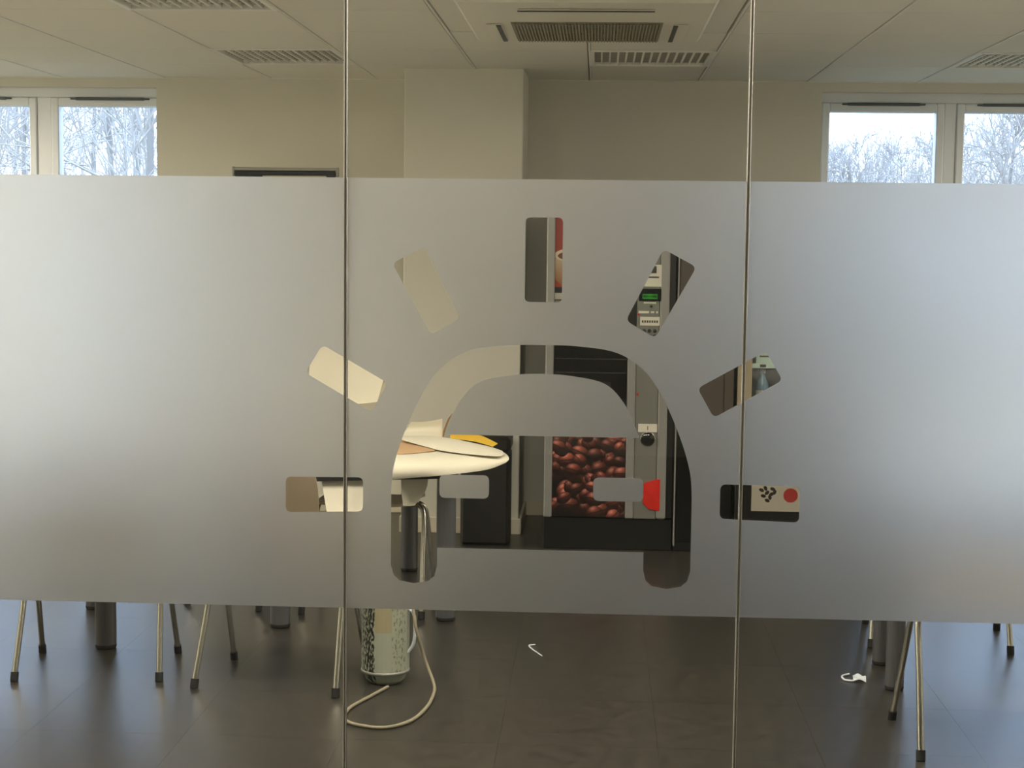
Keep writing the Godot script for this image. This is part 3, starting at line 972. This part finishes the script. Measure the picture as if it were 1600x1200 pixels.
func build_machines() -> void:
	# hot drinks machine; x measured in the room, front at z 0 of the thing
	var t := thing("coffee_machine", "tall coffee vending machine with silver uprights and a picture of brown beans", "vending machine", Vector3(0.05, 0, -8.06))
	add_front(t, "cabinet", -0.31, 0.345, 0.165, 1.79, -0.80, -0.012, M.black, 0.006)
	add_front(t, "plinth", -0.31, 0.345, 0.0, 0.164, -0.78, -0.02, M.black, 0.004)
	add_front(t, "upright", -0.309, -0.268, 0.166, 1.788, -0.012, 0.012, M.silver, 0.006)
	add_front(t, "upright", 0.105, 0.147, 0.166, 1.03, -0.012, 0.012, M.silver, 0.006)
	add_front(t, "upright", 0.262, 0.309, 0.166, 1.66, -0.012, 0.014, M.silver, 0.008)
	add_front(t, "top_cap", -0.309, 0.309, 1.73, 1.79, -0.012, 0.016, M.silver, 0.006)
	# control column
	var col := add_front(t, "control_column", 0.148, 0.261, 0.166, 1.66, -0.012, 0.006, M.silver_dark, 0.003)
	var pic := picture(poster_picture())
	part("poster_panel", print_mesh(0.37, 0.46), pic, t, Vector3(-0.082, 1.505, -0.011))
	# dispensing hatch with a smoked door
	add_front(t, "lower_band", -0.266, 0.103, 1.05, 1.27, -0.012, 0.004, M.silver_dark, 0.003)
	var hatch := add_front(t, "hatch_door", -0.266, 0.104, 0.66, 1.045, -0.012, 0.004, M.smoked, 0.004)
	part("hatch_rib", box(Vector3(0.36, 0.006, 0.006), 0.001), M.edge, hatch, Vector3(0, 0.125, 0.010))
	part("hatch_rib", box(Vector3(0.36, 0.006, 0.006), 0.001), M.edge, hatch, Vector3(0, 0.055, 0.010))
	part("cup_ledge", box(Vector3(0.17, 0.14, 0.012), 0.004), M.black, hatch, Vector3(0.02, -0.06, 0.012))
	part("bean_panel", print_mesh(0.37, 0.43), picture(beans_picture(288, 336, 150, 5)), t, Vector3(-0.082, 0.384, -0.011))
	add_front(t, "drip_sill", -0.266, 0.104, 0.602, 0.655, -0.012, 0.006, M.silver_dark, 0.003)
	# things on the control column
	part("price_card", box(Vector3(0.085, 0.11, 0.004), 0.001), M.white, t, Vector3(0.225, 1.40, 0.009))
	part("card_print", box(Vector3(0.03, 0.035, 0.002)), M.ink, t, Vector3(0.226, 1.43, 0.0115))
	part("card_print", box(Vector3(0.06, 0.008, 0.002)), M.ink, t, Vector3(0.224, 1.392, 0.0115))
	var dis := part("display", box(Vector3(0.112, 0.062, 0.008), 0.002), M.smoked, t, Vector3(0.211, 1.304, 0.010))
	var lcd := mat(Color(0.10, 0.32, 0.08), 0.3)
	lcd.emission_enabled = true
	lcd.emission = Color(0.15, 0.55, 0.10)
	lcd.emission_energy_multiplier = 0.2
	part("display_screen", box(Vector3(0.076, 0.026, 0.003), 0.001), lcd, dis, Vector3(0, -0.008, 0.005))
	for k in 9:
		part("screen_letter", box(Vector3(0.0045, 0.010, 0.001)), M.smoked, dis, Vector3(-0.03 + 0.0075 * k, -0.008, 0.007))
	var gl := OmniLight3D.new()
	gl.name = "display_glow"
	gl.light_color = Color(0.3, 0.9, 0.25)
	gl.light_energy = 0.0006
	gl.light_size = 0.02
	gl.shadow_enabled = true
	gl.omni_range = 10.0
	gl.position = Vector3(0.211, 1.296, 0.03)
	t.add_child(gl)
	for k in 6:
		part("display_print", box(Vector3(0.008, 0.008, 0.001)), M.white, t, Vector3(0.185 + 0.0105 * k, 1.264, 0.0068))
	part("coin_return", lathe([[0.0, 0.0], [0.007, 0.0], [0.007, 0.006], [0.0, 0.006]], 14), M.edge, t, Vector3(0.218, 1.246, 0.006)).rotation_degrees.x = 90
	part("coin_print", box(Vector3(0.052, 0.012, 0.001)), M.white, t, Vector3(0.182, 1.217, 0.0068))
	part("coin_print", box(Vector3(0.018, 0.010, 0.001)), M.white, t, Vector3(0.225, 1.217, 0.0068))
	part("coin_print", box(Vector3(0.010, 0.010, 0.001)), M.white, t, Vector3(0.248, 1.217, 0.0068))
	part("warning_dot", lathe([[0.0, 0.0], [0.006, 0.0], [0.006, 0.002], [0.0, 0.002]], 12), M.red, t, Vector3(0.155, 1.205, 0.006)).rotation_degrees.x = 90
	var kp := part("key_label", box(Vector3(0.098, 0.044, 0.002), 0.0005), M.white, t, Vector3(0.213, 1.172, 0.0075))
	for k in 7:
		part("label_print", box(Vector3(0.008, 0.012, 0.001)), M.ink, kp, Vector3(-0.036 + 0.012 * k, -0.002, 0.0013))
	for r in 4:
		for c in 3:
			part("button", lathe([[0.0, 0.0], [0.009, 0.0], [0.009, 0.005], [0.007, 0.007], [0.0, 0.007]], 14), M.edge, t, Vector3(0.185 + 0.0265 * c, 1.123 - 0.026 * r, 0.006)).rotation_degrees.x = 90
	part("warning_dot", lathe([[0.0, 0.0], [0.007, 0.0], [0.007, 0.002], [0.0, 0.002]], 12), M.red, t, Vector3(0.158, 0.803, 0.006)).rotation_degrees.x = 90
	var lb := part("lock_label", box(Vector3(0.096, 0.042, 0.002), 0.0005), M.white, t, Vector3(0.212, 0.632, 0.0075))
	part("label_print", box(Vector3(0.004, 0.02, 0.001)), M.ink, lb, Vector3(0.0, 0, 0.0013))
	part("lock", lathe([[0.0, 0.0], [0.034, 0.0], [0.034, 0.006], [0.029, 0.010], [0.0, 0.010]], 24), M.smoked, t, Vector3(0.213, 0.576, 0.006)).rotation_degrees.x = 90
	part("lock_ring", lathe([[0.034, 0.0], [0.037, 0.0], [0.037, 0.005], [0.034, 0.005]], 24), M.chrome, t, Vector3(0.213, 0.576, 0.006)).rotation_degrees.x = 90
	var flap := st_new()
	flap.set_smooth_group(-1)
	var fp := [Vector2(-0.044, 0.058), Vector2(0.044, 0.086), Vector2(0.044, -0.086), Vector2(-0.012, -0.078), Vector2(-0.044, -0.046)]
	for k in fp.size():
		var a: Vector2 = fp[k]
		var b: Vector2 = fp[(k + 1) % fp.size()]
		tri(flap, Vector3(0, 0, 0.016), Vector3(a.x * 0.93, a.y * 0.93, 0.012), Vector3(b.x * 0.93, b.y * 0.93, 0.012), Vector3.BACK)
		quad(flap, Vector3(a.x * 0.93, a.y * 0.93, 0.012), Vector3(b.x * 0.93, b.y * 0.93, 0.012), Vector3(b.x, b.y, 0), Vector3(a.x, a.y, 0), Vector3(a.x + b.x, a.y + b.y, 0.02))
		tri(flap, Vector3.ZERO, Vector3(a.x, a.y, 0), Vector3(b.x, b.y, 0), Vector3.FORWARD)
	part("coin_flap", done(flap), M.red, t, Vector3(0.238, 0.292, 0.006))

	# narrow brown cabinet between the machines
	t = thing("payment_cabinet", "narrow dark brown cabinet between the coffee machine and the glass-fronted machine", "cabinet", Vector3(0.55, 0, -8.06))
	add_front(t, "body", -0.145, 0.143, 0.0, 1.76, -0.78, -0.012, M.black, 0.004)
	add_front(t, "edge_strip", -0.150, -0.142, 0.03, 1.75, -0.03, 0.0, M.silver, 0.002)
	add_front(t, "front_panel", -0.138, 0.090, 0.70, 1.74, -0.012, 0.0, M.brown, 0.004)
	add_front(t, "side_panel", 0.092, 0.142, 0.70, 1.74, -0.012, -0.004, M.brown, 0.004)
	add_front(t, "lower_panel", -0.138, 0.142, 0.05, 0.696, -0.012, 0.0, M.smoked, 0.004)

	# glass-fronted machine
	t = thing("snack_machine", "glass-fronted vending machine on the right with shelves and a white card of beans", "vending machine", Vector3(1.08, 0, -8.06))
	var sh := st_new()
	add_span(sh, Vector3(-0.37, 0.06, -0.80), Vector3(-0.335, 1.78, -0.01), 0.004)
	add_span(sh, Vector3(0.335, 0.06, -0.80), Vector3(0.37, 1.78, -0.01), 0.004)
	add_span(sh, Vector3(-0.334, 0.06, -0.80), Vector3(0.334, 1.78, -0.76), 0.004)
	add_span(sh, Vector3(-0.334, 1.74, -0.758), Vector3(0.334, 1.78, -0.01), 0.004)
	add_span(sh, Vector3(-0.334, 0.06, -0.758), Vector3(0.334, 0.10, -0.01), 0.004)
	part("cabinet", done(sh), M.black, t)
	for s in [[-0.33, -0.06], [-0.33, -0.70], [0.33, -0.06], [0.33, -0.70]]:
		part("foot", lathe([[0.0, 0.0], [0.02, 0.0], [0.015, 0.06], [0.0, 0.06]], 12), M.edge, t, Vector3(s[0], 0, s[1]))
	add_front(t, "door_stile", -0.372, -0.301, 0.50, 1.78, -0.009, 0.014, M.beige, 0.005)
	add_front(t, "door_stile", 0.19, 0.372, 0.06, 1.78, -0.009, 0.014, M.black, 0.005)
	add_front(t, "door_rail", -0.30, 0.189, 1.66, 1.78, -0.009, 0.012, M.black, 0.004)
	var low := add_front(t, "door_kick", -0.372, 0.189, 0.06, 0.50, -0.009, 0.012, M.black, 0.004)
	part("card", print_mesh(0.42, 0.21), picture(card_picture(), 0.5), low, Vector3(0.012 + 0.0, 0.045, 0.0105))
	part("door_glass", box(Vector3(0.488, 1.158, 0.005)), M.pane, t, Vector3(-0.0555, 1.08, 0.0))
	var levels := [0.715, 0.938, 1.165, 1.40]
	for y in levels:
		var shelf := add_front(t, "shelf", -0.33, 0.185, y, y + 0.012, -0.70, -0.05, M.grey, 0.002)
		part("price_strip", box(Vector3(0.515, 0.024, 0.006), 0.001), M.strip, shelf, Vector3(0, 0.008, 0.329))
		for c in 6:
			part("price_tag", box(Vector3(0.03, 0.014, 0.002)), M.white if c % 2 else M.edge, shelf, Vector3(-0.17 + 0.083 * c, 0.008, 0.3335))
	bottle(Vector3(0.845, 0.728, -8.18), "pale blue bottle on the lowest shelf of the glass-fronted machine, left of the red can")
	can(Vector3(0.935, 0.728, -8.16), "red drinks can between two pale blue bottles in the glass-fronted machine")
	bottle(Vector3(1.04, 0.728, -8.18), "pale blue bottle on the lowest shelf of the glass-fronted machine, right of the red can")
	carton(Vector3(0.86, 0.951, -8.19), "white carton with dark print on the second shelf of the glass-fronted machine")
	bottle(Vector3(1.0, 0.951, -8.18), "pale blue bottle right of the white carton in the glass-fronted machine")
	bottle(Vector3(0.86, 1.178, -8.18), "pale blue bottle on the third shelf of the glass-fronted machine")
	can(Vector3(1.0, 1.178, -8.18), "red drinks can on the third shelf of the glass-fronted machine")

	# waste bin against the pillar
	t = thing("waste_bin", "black waste bin standing against the pillar behind the paper-covered table", "bin", Vector3(-0.565, 0, -8.25))
	var bs := st_new()
	for k in 2:
		pass
	add_box(bs, Vector3(0, 0.24, 0), Vector3(0.25, 0.48, 0.26), 0.015)
	part("bin_body", done(bs), M.bin, t)
	part("bin_lid", box(Vector3(0.262, 0.085, 0.272), 0.02), M.black, t, Vector3(0, 0.524, 0))
	part("lid_flap", box(Vector3(0.19, 0.012, 0.19), 0.004), M.bin, t, Vector3(0, 0.572, 0))


func can(at: Vector3, label: String) -> void:
	var o := thing("drinks_can", label, "can", at, 0.4, "drinks in the glass-fronted machine")
	part("can_body", lathe([[0.0, 0.0], [0.026, 0.0], [0.033, 0.010], [0.033, 0.105], [0.0265, 0.116], [0.0, 0.116]], 20), M.red, o)
	part("can_lid", lathe([[0.0, 0.0], [0.026, 0.0], [0.026, 0.004], [0.0, 0.003]], 20), M.chrome, o, Vector3(0, 0.1165, 0))


func bottle(at: Vector3, label: String) -> void:
	var o := thing("drinks_bottle", label, "bottle", at, 0.3, "drinks in the glass-fronted machine")
	part("bottle_body", lathe([[0.0, 0.0], [0.028, 0.0], [0.032, 0.008], [0.032, 0.11], [0.030, 0.13], [0.013, 0.165], [0.012, 0.18], [0.0, 0.18]], 20), M.bottle, o)
	part("bottle_cap", lathe([[0.0, 0.0], [0.0145, 0.0], [0.0145, 0.018], [0.012, 0.02], [0.0, 0.02]], 16), M.cap, o, Vector3(0, 0.1805, 0))
	part("bottle_label", lathe([[0.0325, 0.0], [0.0325, 0.05]], 20), M.white, o, Vector3(0, 0.045, 0))


func carton(at: Vector3, label: String) -> void:
	var o := thing("carton", label, "carton", at, 0.0, "drinks in the glass-fronted machine")
	part("carton_body", box(Vector3(0.11, 0.13, 0.07), 0.004, Vector3(0, 0.065, 0)), M.strip, o)
	for p in [[-0.02, 0.075, 0.030, 0.018], [0.025, 0.085, 0.02, 0.02], [0.0, 0.045, 0.07, 0.008]]:
		part("carton_print", box(Vector3(p[2], p[3], 0.001)), M.ink, o, Vector3(p[0], p[1], 0.0356))


func build_small() -> void:
	# speckled drum with its cord
	var t := thing("drum", "white cylindrical drum with a worn black speckled band, standing by the left glass joint", "drum", Vector3(-0.737, 0, -5.575))
	part("drum_body", lathe([[0.0, 0.004], [0.058, 0.0], [0.070, 0.012], [0.080, 0.038], [0.0855, 0.042], [0.0855, 0.30], [0.083, 0.312], [0.0, 0.312]], 36, false, true), drum_skin(), t)
	part("foot_ring", lathe([[0.083, 0.036], [0.0875, 0.038], [0.0885, 0.044], [0.0865, 0.049], [0.083, 0.049]], 36), M.silver_dark, t)
	part("drum_cap", lathe([[0.0, 0.0], [0.072, 0.0], [0.068, 0.024], [0.050, 0.032], [0.0, 0.034]], 32), M.cap, t, Vector3(0, 0.3125, 0))
	part("cap_knob", lathe([[0.0, 0.0], [0.014, 0.0], [0.016, 0.016], [0.010, 0.026], [0.0, 0.028]], 20), M.orange, t, Vector3(0.048, 0.342, 0.02))
	part("side_handle", tube(smooth_path([Vector3(0.083, 0.27, 0.02), Vector3(0.105, 0.24, 0.02), Vector3(0.104, 0.15, 0.02), Vector3(0.083, 0.11, 0.02)], 6), 0.006, 8), M.cap, t)
	var c := tube(smooth_path([Vector3(-0.635, 0.27, -5.545), Vector3(-0.622, 0.20, -5.53), Vector3(-0.592, 0.09, -5.545), Vector3(-0.556, 0.016, -5.50), Vector3(-0.546, 0.0065, -5.40), Vector3(-0.555, 0.0065, -5.228), Vector3(-0.592, 0.0065, -5.082), Vector3(-0.666, 0.0065, -5.007), Vector3(-0.752, 0.0065, -5.027), Vector3(-0.802, 0.0065, -5.080), Vector3(-0.811, 0.0065, -5.204), Vector3(-0.758, 0.0065, -5.359), Vector3(-0.715, 0.0065, -5.475)], 8), 0.006, 8)
	tag(part("cord", c, M.cord, self), "pale cord looping over the floor from the side of the speckled drum", "cord")
	# litter
	tag(part("paper_scrap", tube(smooth_path([Vector3(-0.222, 0.003, -6.12), Vector3(-0.245, 0.004, -6.10), Vector3(-0.228, 0.004, -6.04), Vector3(-0.189, 0.003, -5.955)], 5), [0.0025, 0.0028, 0.003, 0.003, 0.003, 0.003, 0.0032, 0.0032, 0.0032, 0.003, 0.003, 0.0028, 0.0028, 0.0025, 0.0022, 0.002], 6), M.cap, self), "thin curved white scrap on the floor in front of the coffee machine", "scrap")
	t = thing("crumpled_scrap", "crumpled white scrap on the floor left of the right table leg", "scrap", Vector3(0.955, 0, -5.745))
	part("loop", tube(smooth_path([Vector3(-0.012, 0.004, -0.06), Vector3(-0.042, 0.004, -0.03), Vector3(-0.040, 0.004, 0.02), Vector3(-0.012, 0.004, 0.03)], 5), 0.004, 6), M.cap, t)
	part("crumple", sheet([[Vector3(-0.012, 0.002, 0.03), Vector3(0.01, 0.012, 0.035), Vector3(0.032, 0.004, 0.045)], [Vector3(-0.008, 0.016, 0.0), Vector3(0.012, 0.006, 0.0), Vector3(0.036, 0.018, 0.01)], [Vector3(-0.006, 0.003, -0.03), Vector3(0.014, 0.016, -0.025), Vector3(0.034, 0.004, -0.02)]], 0.0015, 8, 8), M.cap, t)


func drum_skin() -> StandardMaterial3D:
	var m := picture(speckle_picture(), 0.45)
	m.texture_repeat = true
	return m


func build_outside() -> void:
	var g := part("ground", span(Vector3(-40, -1.4, -70), Vector3(40, -1.0, -9.6)), M.ground, self)
	tag(g, "rough winter grass beyond the windows", "ground", "", "structure")
	var r := RandomNumberGenerator.new()
	r.seed = 77
	for k in 12:
		var z := -17.0 - 3.6 * k
		var f: float = [0.285, 0.385, 0.305, 0.395, 0.29, 0.365, 0.318, 0.38, 0.262, 0.348, 0.30, 0.37][k]
		tree(Vector3(z * f, -1.0, z), 6.5 + 0.45 * k, 0.06 + 0.003 * k, 5, r, "slender_tree", "tall slender bare tree outside the left window", "bare trees outside the left window", 0.40, 2)
	for k in 10:
		var z := -16.0 - 3.2 * k
		var f: float = [0.245, 0.155, 0.215, 0.275, 0.185, 0.235, 0.14, 0.265, 0.205, 0.17][k]
		# their tops rise from the left of the right window to its right
		var top: float = 1.59 - z * (0.046 + 0.022 * (f - 0.14) / 0.135 + r.randf_range(0.0, 0.008))
		tree(Vector3(-z * f, -1.0, z), top + 1.0, 0.05, 16, r, "twiggy_tree", "low dense twiggy tree outside the right window", "bare trees outside the right window", 0.9, 2)


func tree(at: Vector3, h: float, r0: float, limbs: int, r: RandomNumberGenerator, called: String, label: String, group: String, spread: float, twigs: int) -> void:
	var t := thing(called, label, "tree", at, 0.0, group)
	var trunk := []
	var p := Vector3.ZERO
	for k in 7:
		trunk.append(p)
		p += Vector3(r.randf_range(-0.06, 0.06), h / 6.0, r.randf_range(-0.06, 0.06))
	part("trunk", tube(trunk, [r0 * 1.2, r0, r0 * 0.85, r0 * 0.68, r0 * 0.5, r0 * 0.32, r0 * 0.12], 7), M.bark, t)
	var st := st_new()
	for k in limbs * 3:
		var f := r.randf_range(0.22, 0.97)
		var base: Vector3 = trunk[int(f * 6)].lerp(trunk[mini(6, int(f * 6) + 1)], f * 6 - int(f * 6))
		var a := r.randf_range(0, TAU)
		var d := Vector3(cos(a) * spread, r.randf_range(0.6, 1.1), sin(a) * spread).normalized()
		limb(st, base, d, h * (1.05 - f * 0.75) * r.randf_range(0.28, 0.42), r0 * (0.5 - 0.35 * f), twigs, r)
	var tw := part("twigs", done(st), M.twig, t)
	tw.set_meta("kind", "stuff")


func limb(st: SurfaceTool, a: Vector3, d: Vector3, length: float, rad: float, depth: int, r: RandomNumberGenerator) -> void:
	var pts := [a]
	var dir := d
	for k in 3:
		dir = (dir + Vector3(r.randf_range(-0.25, 0.25), r.randf_range(-0.08, 0.22), r.randf_range(-0.25, 0.25))).normalized()
		pts.append(pts[-1] + dir * length / 3.0)
	var rr := maxf(rad, 0.006)
	add_tube(st, pts, [rr, rr * 0.8, rr * 0.6, rr * 0.4], 4)
	if depth == 0:
		return
	for k in 5:
		var i := 1 + k / 2
		var side := dir.cross(Vector3(r.randf_range(-1, 1), r.randf_range(-1, 1), r.randf_range(-1, 1))).normalized()
		limb(st, pts[mini(i, 3)], (dir * 0.75 + side * r.randf_range(0.5, 0.9) + Vector3(0, 0.15, 0)).normalized(), length * r.randf_range(0.5, 0.68), rr * 0.6, depth - 1, r)
